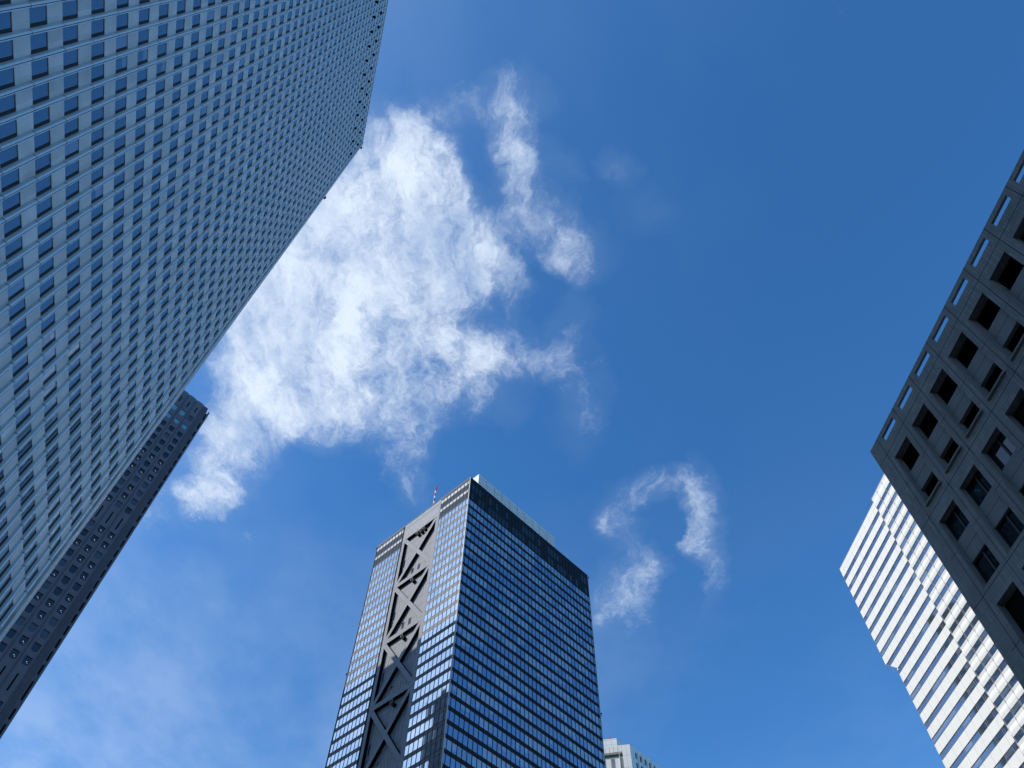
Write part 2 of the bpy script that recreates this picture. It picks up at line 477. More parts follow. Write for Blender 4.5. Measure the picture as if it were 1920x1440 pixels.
# ================================================================== 1  tower with fins (left)
def finned_tower():
    u = Vector((-.246571, .969125, 0))
    root = thing('office_tower', (-44.2747, 55.6121, 0), u,
                 'tall pale grey tower with close vertical fins and small square blue windows', 'tower')
    Hh, Ln, Dp = 223.0, 108.0, 43.0  # extra length added out of view to shade the brown block
    p, h0, fl = 1.675, 56.0, 4.15
    D = .305
    rows = [(h0 + fl * j + .30, h0 + fl * j + 2.45) for j in range(-13, 40) if h0 + fl * j + 2.45 < Hh - 1]
    # wall: bands between the window rows, with a hair-line joint
    w = MB()
    z = 0.0
    for (a, b) in rows + [(Hh, Hh)]:
        w.box(-Ln, -.02, D, D + .5, z, a); z = b
    w.box(-Ln, -.02, D + .55, Dp - D, 0, Hh - .4, 1)         # core
    w.box(-Ln, .0 - .02, Dp - D - .5, Dp - D, 0, Hh, 0)
    # end faces
    z = 0.0
    for (a, b) in rows + [(Hh, Hh)]:
        w.box(-.5, -.02 + .0, D + .5, Dp - D - .5, z, a); w.box(-Ln, -Ln + .5, D + .5, Dp - D - .5, z, a); z = b
    w.build('wall', [MT['spandrel_grey'], MT['joint']], root)
    # fins
    xs = []
    x = -1.345
    while x > -Ln: xs.append(x); x -= p
    segs = [(h0 + fl * j, h0 + fl * (j + 1)) for j in range(-13, 41)]
    for x in xs:
        m = MB()
        for (a, b) in segs:
            b = min(b, Hh + .35)
            if a >= b: continue
            prof = [(x + .21, D + .02), (x - .21, D + .02), (x - .147, .075), (x - .095, .0), (x - .026, 0), (x - .026, .07), (x + .026, .07), (x + .026, 0), (x + .095, .0), (x + .147, .075)]
            m.prism(prof, a + .045, b - .045, 0, mats=[0, 0, 1, 1, 2, 2, 2, 1, 1, 0])
        m.prism([(x + .18, D), (x - .18, D), (x - .085, .05), (x + .085, .05)], 0, Hh, 2)
        m.build('fin', [MT['alu'], MT['alu_nose'], MT['joint']], root)
    # corner trim, flush
    c = MB(); c.box(-.62, .12, -.02, D + .3, 0, Hh + .35); c.box(-.02, .12, D + .3, Dp, 0, Hh + .35)
    c.build('corner_trim', MT['alu'], root)
    # roof edge
    r = MB(); r.box(-Ln, 0, .1, D + .1, Hh - .25, Hh + .05); r.box(-Ln + .2, -.2, D + .6, Dp - .8, Hh - .5, Hh - .3, 1)
    r.build('parapet', [MT['alu'], MT['roof']], root)
    # windows
    items = []
    edges = [-.62] + [x for x in xs]
    for (a, b) in rows:
        for i in range(len(edges) - 1):
            x1 = edges[i] - (.17 if i else .0); x0 = edges[i + 1] + .17
            q = [(x0, D + .05, a), (x1, D + .05, a), (x1, D + .05, b), (x0, D + .05, b)]
            qq = jitter(q, .006, 1)
            bl = random.random()
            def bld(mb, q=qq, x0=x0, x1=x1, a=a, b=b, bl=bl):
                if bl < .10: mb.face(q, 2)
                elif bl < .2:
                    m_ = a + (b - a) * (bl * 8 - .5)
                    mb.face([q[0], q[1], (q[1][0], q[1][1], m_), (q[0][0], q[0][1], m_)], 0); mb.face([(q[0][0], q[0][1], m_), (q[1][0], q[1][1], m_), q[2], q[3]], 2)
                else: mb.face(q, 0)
                mb.box(x0, x0 + .04, D + .01, D + .045, a, b, 1); mb.box(x1 - .26, x1, D + .01, D + .045, a, b, 1)  # the wide strip paints the neighbouring fin's dark reflection onto the pane
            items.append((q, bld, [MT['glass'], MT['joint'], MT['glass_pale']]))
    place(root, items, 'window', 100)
    # end-face glazing
    g = MB()
    for (a, b) in rows:
        g.face([(-.3, D + .6, a), (-.3, Dp - D - .6, a), (-.3, Dp - D - .6, b), (-.3, D + .6, b)])
    g.build('side_window_band', MT['glass'], root)
    # dark caps below the roof
    x = -2.35 + .0
    k = 0
    while x > -62:
        for zz in (203.5, 213.2):
            m = MB(); m.dome((x, .02, zz), .36, 10, 3); m.cyl((x, zz), .16, .0, D + .1, 8, axis='y')
            m.build('vent_cap', MT['black'], root, True)
        x -= p * 2
    for zz in (220.6, 175.2):
        m = MB(); m.dome((.42, .1, zz), .42, 10, 3); m.cyl((.0, .1), .1, zz - .5, zz - .1, 6); m.box(.05, .4, .02, .18, zz - .1, zz + .1)
        m.build('obstruction_light', MT['black'], root, True)
    return root
finned_tower()

# ================================================================== 2  dark bronze tower (centre)
def bronze_tower():
    X = Vector((.700787, .713371, 0))
    root = thing('braced_tower', (-13.8856, 173.1273, 0), X,
                 'dark glass tower with a grey bay of stacked X braces and white rooftop box', 'tower')
    Hh, LX, LY = 223.0, 65.4, 50.0
    fl, b0 = 3.99, 172.8
    rows = [(b0 + fl * j, b0 + fl * j + 2.72) for j in range(-42, 10)]
    YB0, YB1 = 14.9, 35.1
    w = MB()
    # floor bands on the right (long) face at y=0 and the left (short) face strips at x=0
    z = 0.0
    tops = rows + [(211.75, 211.75)]
    for (a, b) in tops:
        w.box(.02, LX - .02, .0, .4, z, a, 0)
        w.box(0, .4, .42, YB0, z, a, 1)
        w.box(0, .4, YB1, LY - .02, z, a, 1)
        w.box(LX - .42, LX - .02, .42, LY, z, a, 0)
        z = b
    w.box(1.5, LX - .45, .45, LY - .45, 0, 211.7, 2); w.box(.45, 1.49, .45, YB0 - .01, 0, 211.7, 2); w.box(.45, 1.49, YB1 + .01, LY - .45, 0, 211.7, 2)
    w.build('floor_band', [MT['bronze'], MT['bronze_lit'], MT['black']], root)
    bk = MB(); bk.box(.5, LX - .02, LY - .42, LY, 0, Hh - .2); bk.build('rear_wall', MT['bronze'], root)
    # corner posts
    cp = MB(); cp.box(-.12, .14, -.14, .12, 0, Hh); cp.build('corner_trim', MT['post'], root)
    cp = MB(); cp.box(-.12, .12, LY - .1, LY + .12, 0, Hh); cp.build('corner_trim', MT['bronze'], root)
    cp = MB(); cp.box(LX - .1, LX + .14, -.12, .12, 0, Hh); cp.build('corner_trim', MT['post'], root)
    # mullions
    mx = [.95 + 1.764 * k for k in range(37)]
    for x in mx:
        m = MB(); m.box(x - .05, x + .05, -.07, .2, 0, Hh - 1.2); m.build('mullion', MT['bronze'], root)
    myR = [1.25 + 1.745 * k for k in range(8)]
    myL = [36.15 + 1.75 * k for k in range(8)]
    for y in myR + myL:
        m = MB(); m.box(-.05, .2, y - .04, y + .04, 0, Hh - 1.2); m.build('mullion', MT['bronze'], root)
    # thin dark ledges at each floor on the short face
    for y0, y1 in ((0, YB0), (YB1, LY)):
        lg = MB()
        for (a, b) in rows + [(211.75, 0)]:
            lg.box(-.05, .0, y0 + .15, y1 - .05, a - .12, a - .03)
        o_ = lg.build('ledge', MT['bronze'], root)
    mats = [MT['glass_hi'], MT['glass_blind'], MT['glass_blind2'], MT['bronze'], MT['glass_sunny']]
    items = []
    def panes(edges, ax, rows, shortface):
        for (a, b) in rows:
            run = random.random(); kind = 0
            for i in range(len(edges) - 1):
                e0, e1 = edges[i] + .05, edges[i + 1] - .05
                if random.random() < .35:
                    run = random.random()
                kind = 0 if run < .42 else (1 if run < .72 else 2)
                half = (random.random() < .14)
                d = .05
                if ax == 1: q = [(e0, d, a), (e1, d, a), (e1, d, b), (e0, d, b)]
                else: q = [(d, e1, a), (d, e0, a), (d, e0, b), (d, e1, b)]
                qq = jitter(q, .011 if shortface else .008, ax)
                cut = random.uniform(.25, .7)
                def bld(mb, q=qq, kind=kind, half=half, cut=cut, sf=shortface):
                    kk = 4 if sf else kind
                    if half and not sf:
                        m1 = [q[0][i] + (q[3][i] - q[0][i]) * cut for i in range(3)]
                        m2 = [q[1][i] + (q[2][i] - q[1][i]) * cut for i in range(3)]
                        mb.face([q[0], q[1], m2, m1], 0); mb.face([m1, m2, q[2], q[3]], 1)
                    else:
                        mb.face(q, kk)
                items.append((q, bld, mats))
    panes([0.12] + mx + [LX - .12], 1, rows, False)
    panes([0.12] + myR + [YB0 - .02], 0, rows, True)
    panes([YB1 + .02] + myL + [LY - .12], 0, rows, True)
    place(root, items, 'window', 100)
    # plant floors at the top ------------------------------------------------
    MT['plant_panel'] = mat('plant_floor_panel', (.20, .225, .26), .4, .1, 1.5)
    pw = [MT['bronze'], MT['bronze_lit'], MT['white_metal'], MT['glass_dark'], MT['plant_panel']]
    t = MB()
    t.box(.14, LX - .14, .02, .4, 211.75, Hh - .05, 0)
    t.build('plant_floor_wall', pw, root)
    for y0, y1 in ((.42, YB0), (YB1, LY)):
        t = MB()
        for (a, b, m_) in ((211.75, 212.0, 1), (212.0, 215.5, 3), (215.5, 216.7, 4), (216.7, 217.1, 1), (217.1, 220.1, 3), (220.1, 221.7, 4), (221.7, Hh, 1)):
            t.box(.03, .4, y0, y1, a, b - .01, 3 if m_ == 4 else m_)
            if m_ == 4:
                ys_ = [y0] + (myR if y0 < 10 else myL) + [y1]
                for i in range(len(ys_) - 1):
                    t.face([(.018, ys_[i + 1] - .2, a), (.018, ys_[i] + .2, a), (.018, ys_[i] + .2, b - .1), (.018, ys_[i + 1] - .2, b - .1)], 4)
        t.build('plant_floor_wall', pw, root)
    for (a, b) in ((212.4, 215.4), (217.2, 220.6)):
        for i in range(36):
            if random.random() < .62:
                tf = MB(); tf.face([(mx[i] + .2, .012, a), (mx[i + 1] - .2, .012, a), (mx[i + 1] - .2, .012, b), (mx[i] + .2, .012, b)], 0)
                tf.build('plant_louvre', MT['glass_dark'], root)
    pr = MB()
    pr.box(0, LX, -.16, .1, Hh - .12, Hh + .16); pr.box(-.16, .1, .1, LY, Hh - .12, Hh + .16)
    for k in range(3):
        pr.box(-.1, .0, .3, YB0, Hh - .95 + k * .3, Hh - .83 + k * .3); pr.box(-.1, 0, YB1, LY, Hh - .95 + k * .3, Hh - .83 + k * .3)
    pr.box(.5, LX - .5, .5, LY - .5, Hh - 1.4, Hh - 1.2)
    pr.build('parapet', MT['brace'], root)
    # braced bay --------------------------------------------------------------
    D = 1.15
    y0, y1 = YB0 + .0, 34.3
    pm = MB(); pm.box(D, D + .3, y0, y1, 0, 214.2)
    for k in range(48):                                 # sheet seams
        yy = y0 + 1.2 + k * .42
    pm.build('bay_wall', MT['panel'], root)
    sm = MB()
    for (k, yy) in enumerate([y0 + 1.6 + i * 1.28 for i in range(14)]):
        sm.box(D - .012, D + .01, yy - .018, yy + .018, 0, 213)
    zz = 20.0
    while zz < 213: sm.box(D - .012, D + .01, y0 + 1.5, y1 - 1.5, zz - .02, zz + .02); zz += 3.99
    sm.build('seam', MT['joint'], root)
    gp = MB(); gp.box(.05, 1.2, 34.3, YB1, 0, Hh - .3, 0); gp.build('shadow_gap', MT['black'], root)  # flush black infill, the gap's shade is put into its colour
    def slab(poly, name, top=None):
        """an outline in the face (y,z), clad in front, black steel on its edges"""
        m = MB(); n = len(poly)
        # wind so that the front faces -x
        area = sum(poly[i][0] * poly[(i + 1) % n][1] - poly[(i + 1) % n][0] * poly[i][1] for i in range(n))
        if area > 0: poly = poly[::-1]
        m.face([(0, y, z) for y, z in poly], 0)
        for i in range(n):
            a, b = poly[i], poly[(i + 1) % n]
            m.face([(0, b[0], b[1]), (0, a[0], a[1]), (D - .01, a[0], a[1]), (D - .01, b[0], b[1])], 1)
        m.build(name, [MT['brace'], MT['black']], root)
    slab([(y0, 0), (y0 + 1.55, 0), (y0 + 1.55, 214.3), (y0, 214.3)], 'bay_column')
    slab([(y1 - 1.35, 0), (y1, 0), (y1, 214.3), (y1 - 1.35, 214.3)], 'bay_column')
    ya, yb = y0 + 1.56, y1 - 1.36
    cen = [203.1, 179.2, 155.4, 131.6, 107.8, 84.0, 60.2]
    hb = 11.0
    # head panel
    m = MB(); m.box(0, D + .3, y0, y1, 214.31, 222.2, 0); m.face([(0.02, y0 + .3, 214.3), (D, y0 + .3, 214.3), (D, y1 - .3, 214.3), (.02, y1 - .3, 214.3)], 1)
    m.build('head_panel', [MT['brace'], MT['black']], root)
    m = MB()
    for i in range(24):
        yy = y0 + 1.4 + i * .74
        m.box(-.03, .02, yy, yy + .09, 216.0, 219.6)
    m.build('head_louvre', MT['white_metal'], root)
    m = MB(); m.box(-.02, .0, y0, y1, 215.2, 215.3); m.box(-.05, .5, y0, y1, 222.2, 222.5); m.build('head_trim', MT['white_metal'], root)
    for i, c in enumerate(cen):
        top, bot = c + 10.95, c - 10.95
        # horizontal beam below this X
        slab([(ya, c - 12.75), (yb, c - 12.75), (yb, c - 11.0), (ya, c - 11.0)], 'beam')
        hw = 1.0                                        # half of the brace measured along z
        gz = 1.25
        # four arms meeting in the middle; each arm butts against the hub
        yc = (ya + yb) / 2
        hub = 1.1
        s = (10.95 - 0) / ((yb - ya) / 2)
        def arm(sy, sz):
            ye = yb if sy > 0 else ya
            yi = yc + sy * hub
            zi = c + sz * hub * s
            ze = c + sz * 10.95
            P1 = [(yi, zi + gz), (yi, zi - gz)]
            if sz > 0:
                # clip at the beam above and the column
                yk = ye - sy * gz / s
                P2 = [(ye, ze - gz), (ye, ze), (yk, ze)]
            else:
                yk = ye - sy * gz / s
                P2 = [(yk, ze), (ye, ze), (ye, ze + gz)]
            if sz > 0: poly = [P1[0], P1[1], P2[0], P2[1], P2[2]]
            else: poly = [P1[0], P1[1], P2[0], P2[1], P2[2]]
            slab(poly, 'brace')
        for sy in (1, -1):
            for sz in (1, -1): arm(sy, sz)
        hz = hub * s
        slab([(yc - hub, c - hz - gz), (yc, c - gz * 1.0 - .0), (yc + hub, c - hz - gz), (yc + hub, c - hz + gz), (yc + gz / s * 1.0, c), (yc + hub, c + hz - gz), (yc + hub, c + hz + gz), (yc, c + gz), (yc - hub, c + hz + gz), (yc - hub, c + hz - gz), (yc - gz / s, c), (yc - hub, c - hz + gz)], 'brace_hub')
        # little windows and slots of the stair core
        for yy in (23.0, 26.2):
            m = MB(); m.face([(D - .02, yy + 1.05, c - 9.2), (D - .02, yy, c - 9.2), (D - .02, yy, c - 6.6), (D - .02, yy + 1.05, c - 6.6)]); m.box(D - .05, D, yy - .06, yy, c - 9.2, c - 6.6); m.box(D - .05, D, yy + 1.05, yy + 1.11, c - 9.2, c - 6.6)
            m.build('core_window', MT['glass_dark'], root)
        for yy in (ya + .35, yb - 1.1):
            m = MB(); m.box(D - .03, D, yy, yy + .55, c - 2.4, c + .9); m.build('core_window', MT['glass_dark'], root)
    # exhaust hoods below the beams
    for (yy, zz) in ((25.9, 212.7), (24.2, 212.8), (22.5, 212.9), (24.2, 188.6), (24.3, 164.8), (23.7, 141.0)):
        m = MB()
        m.cyl((yy, zz - .25), .62, .15, D, 14, axis='x')
        for a, b in ((yy + .2, zz + .35), (yy + 1.15, zz + .35)):
            m.box(.0, .08, a, a + .09, b, b + 1.1, 1)
        m.box(0, .08, yy + .29, yy + 1.15, zz + .35, zz + .44, 1); m.box(0, .08, yy + .29, yy + 1.15, zz + 1.36, zz + 1.45, 1)
        m.build('exhaust_hood', [MT['black'], MT['louvre']], root)
    # penthouse
    m = MB(); m.box(5.1, 47.4, 1.2, 28.4, Hh - 1.3, 231.0)
    m.build('penthouse', MT['white_metal'], root)
    m = MB()
    for k in range(10): m.box(5.05 + 4.2 * k, 5.15 + 4.2 * k, 1.14, 1.21, Hh - 1, 231.0)
    for k in range(1, 6): m.box(5.1, 47.4, 1.15, 1.21, Hh - 1 + k * 1.5, Hh - .93 + k * 1.5)
    m.build('panel_joint', MT['white_joint'], root)
    # mast
    mp = bpy.data.objects.new('mast', None); 
    bx_, by_ = 4.3, 25.0
    mm = MB(); mm.cyl((bx_, by_), .2, 231.0, 232.0, 8, 0); 
    zz = 230.8; i = 0; fr = []
    while zz < 241.6:
        z1 = min(zz + 1.55, 241.6)
        mm.cyl((bx_, by_), .27 if i % 2 == 0 else .26, zz, z1, 10, i % 2); zz = z1; i += 1
    mm.box(bx_ - .5, bx_ + .5, by_ - .06, by_ + .06, 241.0, 241.7, 0); mm.box(bx_ - .06, bx_ + .06, by_ - .5, by_ + .5, 241.0, 241.7, 0)
    mm.cyl((bx_, by_), .42, 241.6, 242.2, 10, 0)
    mm.build('mast', [MT['red'], MT['white_paint']], root)
    # small roof davit on the head panel and obstruction lights
    m = MB(); m.box(.2, .35, 29.0, 29.15, 222.5, 223.9); m.box(.2, .35, 28.2, 30.2, 223.8, 223.95); m.box(.1, .5, 29.6, 30.3, 222.6, 223.2)
    m.build('roof_davit', MT['black'], root)
    for (x, y, zz) in ((LX + .35, -.1, 222.3), (-.1, LY + .35, 222.3), (LX + .5, -.1, 161.8), (-.1, LY + .5, 164.8)):
        m = MB(); m.dome((x, y, zz), .28, 8, 3); m.box(min(x, LX) if x > 1 else x - .05, x + .05, y - .05 if x > 1 else min(y, LY), y + .05, zz - .9, zz - .8); m.cyl((x, y), .06, zz - .9, zz, 6)
        m.build('obstruction_light', MT['black'], root, True)
    return root
bronze_tower()

# ================================================================== 3  scalloped tower (behind, left)
def scalloped_tower():
    X = Vector((.700787, .713371, 0))
    root = thing('scalloped_tower', (-104.1655, 150.1887, 0), X,
                 'dark grey concrete tower with a scalloped roof edge, half hidden behind the finned tower', 'tower')
    Hh = 226.2
    pit, g0 = 3.12, -3.42
    zt = [(214.9, 217.6), (210.2, 212.4), (205.7, 208.0)]
    z = 204.2
    while z > 168: zt.append((z - 2.3, z)); z -= 3.78
    z = 159.75
    while z > 116: zt.append((z - 2.3, z)); z -= 3.76
    z = 106.9
    while z > 4: zt.append((z - 2.3, z)); z -= 3.76
    zt.sort()
    slots = [(161.1, 165.7), (109.4, 113.9), (219.9, 222.9)]
    ops = sorted([(a, b, 0) for a, b in zt] + [(a, b, 1) for a, b in slots])
    wall = MB(); items = []; RD = .26
    Y2 = 56.0
    def bay(xf, lamp_ok, tag):
        """xf maps (s along face, d into building, z) to local xyz; bay runs s=0..pit"""
        c = pit / 2
        prev = 0.0
        def q(s0, d0, s1, d1, z0, z1, mi=0): wall.face([xf(s1, d1, z0), xf(s0, d0, z0), xf(s0, d0, z1), xf(s1, d1, z1)], mi)
        q(0.03, .34, .52, 0, 0, Hh); q(pit - .52, 0, pit - .03, .34, 0, Hh)
        wall.face([xf(.03, .34, 0), xf(-.03, .5, 0), xf(-.03, .5, Hh), xf(.03, .34, Hh)], 1)
        wall.face([xf(pit + .03, .5, 0), xf(pit - .03, .34, 0), xf(pit - .03, .34, Hh), xf(pit + .03, .5, Hh)], 1)
        hw = .86
        q(.52, 0, c - hw, 0, 0, Hh); q(c + hw, 0, pit - .52, 0, 0, Hh)
        # cap
        wall.face([xf(.03, .34, Hh), xf(.52, 0, Hh), xf(pit - .52, 0, Hh), xf(pit - .03, .34, Hh), xf(pit - .03, .9, Hh), xf(.03, .9, Hh)][::-1], 0)
        for (a, b, k) in ops:
            q(c - hw, 0, c + hw, 0, prev, a)
            w_ = hw if k == 0 else .2
            if k: q(c - hw, 0, c - w_, 0, a, b); q(c + w_, 0, c + hw, 0, a, b)
            # reveal
            wall.face([xf(c - w_, 0, b), xf(c + w_, 0, b), xf(c + w_, RD, b), xf(c - w_, RD, b)][::-1], 0)
            wall.face([xf(c - w_, 0, a), xf(c + w_, 0, a), xf(c + w_, RD, a), xf(c - w_, RD, a)], 0)
            wall.face([xf(c - w_, 0, a), xf(c - w_, RD, a), xf(c - w_, RD, b), xf(c - w_, 0, b)], 0)
            wall.face([xf(c + w_, 0, a), xf(c + w_, RD, a), xf(c + w_, RD, b), xf(c + w_, 0, b)][::-1], 0)
            if k == 0:
                # cut lower corners of the opening
                wall.face([xf(c - w_, .01, a), xf(c - w_ + .38, .01, a), xf(c - w_, .01, a + .5)][::-1], 0)
                wall.face([xf(c + w_ - .38, .01, a), xf(c + w_, .01, a), xf(c + w_, .01, a + .5)][::-1], 0)
            qd = [xf(c - w_, RD - .02, a), xf(c + w_, RD - .02, a), xf(c + w_, RD - .02, b), xf(c - w_, RD - .02, b)]
            blue = (k == 0 and a > 208 and tag)
            rr = random.random()
            mi = 1 if (blue and rr < .8) else (2 if (k == 0 and rr > .78) else (3 if k else 0))
            lampon = (lamp_ok and k == 0 and not mi and random.random() < .5)
            def bld(mb, q=jitter(qd, .01, 1), mi=mi, k=k):
                mb.face(q[::-1] if False else q, mi)
            def sub(o, a=a, b=b, on=lampon):
                if not on: return
                lm = MB(); y_ = RD - .16
                lp(lm, a, b)
                l = lm.build('ceiling_lamp', MT['lamp'], o)
            def lp(lm, a, b, xf=xf, c=c):
                for (s0, s1, z0, z1) in ((-.16, .04, .72, .75), (-.42, -.33, .45, .47)):
                    lm.face([xf(c + s0, RD - .14, a + z0 + .3), xf(c + s1, RD - .14, a + z0 + .3), xf(c + s1, RD - .14, a + z1 + .31), xf(c + s0, RD - .14, a + z1 + .31)][::-1], 0)
                    lm.face([xf(c + s0, RD - .14, a + z0 + .3), xf(c + s1, RD - .14, a + z0 + .3), xf(c + s1, RD - .08, a + z0 + .3), xf(c + s0, RD - .08, a + z0 + .3)], 0)
            items.append((qd, bld, [MT['rear_glass'], MT['rear_glass_blue'], MT['rear_blind'], MT['black']], sub, None))
            prev = b
        q(c - hw, 0, c + hw, 0, prev, Hh)
    for k in range(14):
        x1 = g0 - pit * k
        bay(lambda s, d, z, x1=x1: (x1 - s, d, z), True, True)
    for k in range(16):
        y_ = 3.6 + pit * k
        bay(lambda s, d, z, y_=y_: (-.9 + d, y_ + (pit - s), z), False, False)
    # corner: fluted strip, slot column, small notch
    x = -3.42
    i = 0
    while x < -1.95:
        wall.face([(x, .3, 0), (x + .12, .16, 0), (x + .12, .16, Hh), (x, .3, Hh)], 0)
        wall.face([(x + .12, .16, 0), (x + .24, .3, 0), (x + .24, .3, Hh), (x + .12, .16, Hh)], 0); x += .24
    wall.box(x, -.9, .3, 3.7, 0, Hh - 2.6, 0)
    wall.box(x, -1.3, -.05, .3, 0, Hh - .4, 0) if False else None
    wall.box(-1.02, -.6, -.1, .28, 0, Hh - 1.9, 0)
    wall.box(-.95, -.6, 1.0, 1.5, 0, Hh - .2, 0)
    wall.box(-45, -1.5, .9, Y2, 0, Hh - .3, 0)
    wall.build('wall', [MT['rear_wall'], MT['joint']], root)
    for (a, b, k) in ops:
        m = MB(); m.box(-1.5, -1.12, .18, .295, a - .2, b + .1 if k == 0 else b)
        m.build('corner_slot', MT['black'], root)
    place(root, items, 'window', 100, hidden=lambda q: q[0][0] < -19 or q[0][0] > -2)
    for k in range(4): pass
    return root
scalloped_tower()

# ================================================================== 4  white banded tower (right)
def white_tower():
    n = Vector((.992546, .121896, 0)); X = Vector((.121896, -.992546, 0))
    WS = 186.0 / 160.0
    root = thing('banded_tower', (92.3992 * WS, 151.8466 * WS, 1.6 - 1.6 * WS), X,
                 'bright white tower with horizontal blue window bands, standing behind the dark brown block', 'tower')
    root.scale = (WS, WS, WS)
    Hh = 160.0; XS = 25.0; XE = 62.0; PR = .8
    ZN = 124.2
    rows = []
    z = 156.97
    k = 0
    while z > 4:
        rows.append((z - 1.42, z)); z -= 3.62; k += 1
    w = MB(); prev = 0.0
    for (a, b) in sorted(rows) + [(Hh, Hh)]:
        x0 = 3.0 if prev < ZN - 2 else 0.0
        if abs(prev - 124.39) < .1:
            w.face([(3.4, 0, prev), (XS - .06, 0, prev), (XS - .06, 0, a), (1.42, 0, a)], 0); w.box(4.0, XS - .06, .01, .5, prev, a, 0); prev = a; prev = b; continue
        if abs(prev - 128.01) < .1: pass
        if prev < ZN - 2 <= a and False: pass
        w.box(x0, XS - .06, 0, .5, prev, a)
        w.box(x0, x0 + .5, .52, 30, prev, a)
        prev = b
    w.box(.6 , XE, .52, 30, 128.1, Hh - .6, 1); w.box(3.6, XE, .52, 30, 0, 128.0, 1)
    w.build('spandrel', [MT['white_panel'], MT['white_joint']], root)
    # sloping soffit where the upper storeys step out
    s = MB()
    s.face([(3.4, 0.0, 124.39), (3.4, 30, 124.39), (0, 30, 128.1), (0, 0.0, 128.1)][::-1], 0)
    s.box(3.0, 3.45, 0.01, 30, 124.0, 124.38)
    s.build('soffit', MT['white_panel'], root)
    # folded panels on the projecting half
    f = MB(); prev = 0.0
    for (a, b) in sorted(rows) + [(Hh + .0, Hh)]:
        h = a - prev
        zs = [prev, prev + h * .30, prev + h * .52, prev + h * .74, a]
        ys = [-PR, -PR - .13, -PR - .09, -PR + .06, -PR - .10]
        if h > .5:
            for i in range(4):
                f.face([(XS, ys[i], zs[i]), (XE, ys[i], zs[i]), (XE, ys[i + 1], zs[i + 1]), (XS, ys[i + 1], zs[i + 1])], 0)
            f.face([(XS, ys[0], zs[0]), (XS, .2, zs[0]), (XE, .2, zs[0]), (XE, ys[0], zs[0])], 0)
            f.face([(XS, ys[4], zs[4]), (XE, ys[4], zs[4]), (XE, .2, zs[4]), (XS, .2, zs[4])], 0)
            f.face([(XS, .2, zs[0]), (XS, ys[0], zs[0]), (XS, ys[4], zs[4]), (XS, .2, zs[4])], 0)
        prev = b
    f.build('folded_spandrel', MT['white_fold'], root)
    # seams
    j = MB()
    xs = [1.62 + 2.98 * i for i in range(8)] + [3.4]
    for x in xs:
        prev = 0.0
        for (a, b) in sorted(rows) + [(Hh, Hh)]:
            if not (x < 3.2 and a < ZN): j.box(x - .02, x + .02, -.006, .01, prev + .02, a - .02)
            prev = b
    j.box(0, XS - .05, -.006, .01, 158.6, 158.63)
    for x in [XS + 3.0 * i for i in range(1, 12)]:
        j.box(x - .03, x + .03, -PR - .14, -PR - .06, 0, Hh)
    j.box(XS - .06, XS + .0, -PR - .1, .3, 0, Hh)
    j.build('seam', MT['white_joint'], root)
    items = []
    mats = [MT['glass_white_tower'], MT['glass_blind2'], MT['white_joint']]
    edges = sorted([0.0] + [1.62 + 2.98 * i for i in range(8)] + [XS - .06])
    edges2 = [XS + 3.0 * i for i in range(0, 13)]
    for (a, b) in sorted(rows):
        for ed, d in ((edges, .16), (edges2, -PR + .14)):
            for i in range(len(ed) - 1):
                x0, x1 = ed[i] + .05, ed[i + 1] - .05
                if a < ZN and x1 <= 3.1: continue
                if a < ZN: x0 = max(x0, 3.02)
                q = [(x0, d, a), (x1, d, a), (x1, d, b), (x0, d, b)]
                if abs(a - 126.59) < .1 and x0 < .3: q = [(1.46, d, a), (x1, d, a), (x1, d, b), (.1, d, b)]
                bl = random.random() < .18
                def bld(mb, q=jitter(q, .01, 1), bl=bl, x0=x0, x1=x1, a=a, b=b, d=d):
                    xm = x0 + .5
                    if bl:
                        mid = a + .55
                        mb.face([q[0], q[1], (q[1][0], q[1][1], mid), (q[0][0], q[0][1], mid)], 0)
                        mb.face([(q[0][0], q[0][1], mid), (q[1][0], q[1][1], mid), q[2], q[3]], 1)
                    else: mb.face(q, 0)
                    mb.box(x0 - .05, x0 + .0, d - .06, d + .1, a, b, 2)
                    if d > 0: mb.box(xm, xm + .04, d - .03, d + .0, a, b, 2)
                items.append((q, bld, mats))
    place(root, items, 'window', 100)
    r = MB(); r.box(-.0, XS - .06, -.03, .5, Hh + .002, Hh + .12); r.box(XS, XE, -PR - .14, .5, Hh + .002, Hh + .12)
    r.build('coping', MT['white_metal'], root)
    return root
white_tower()

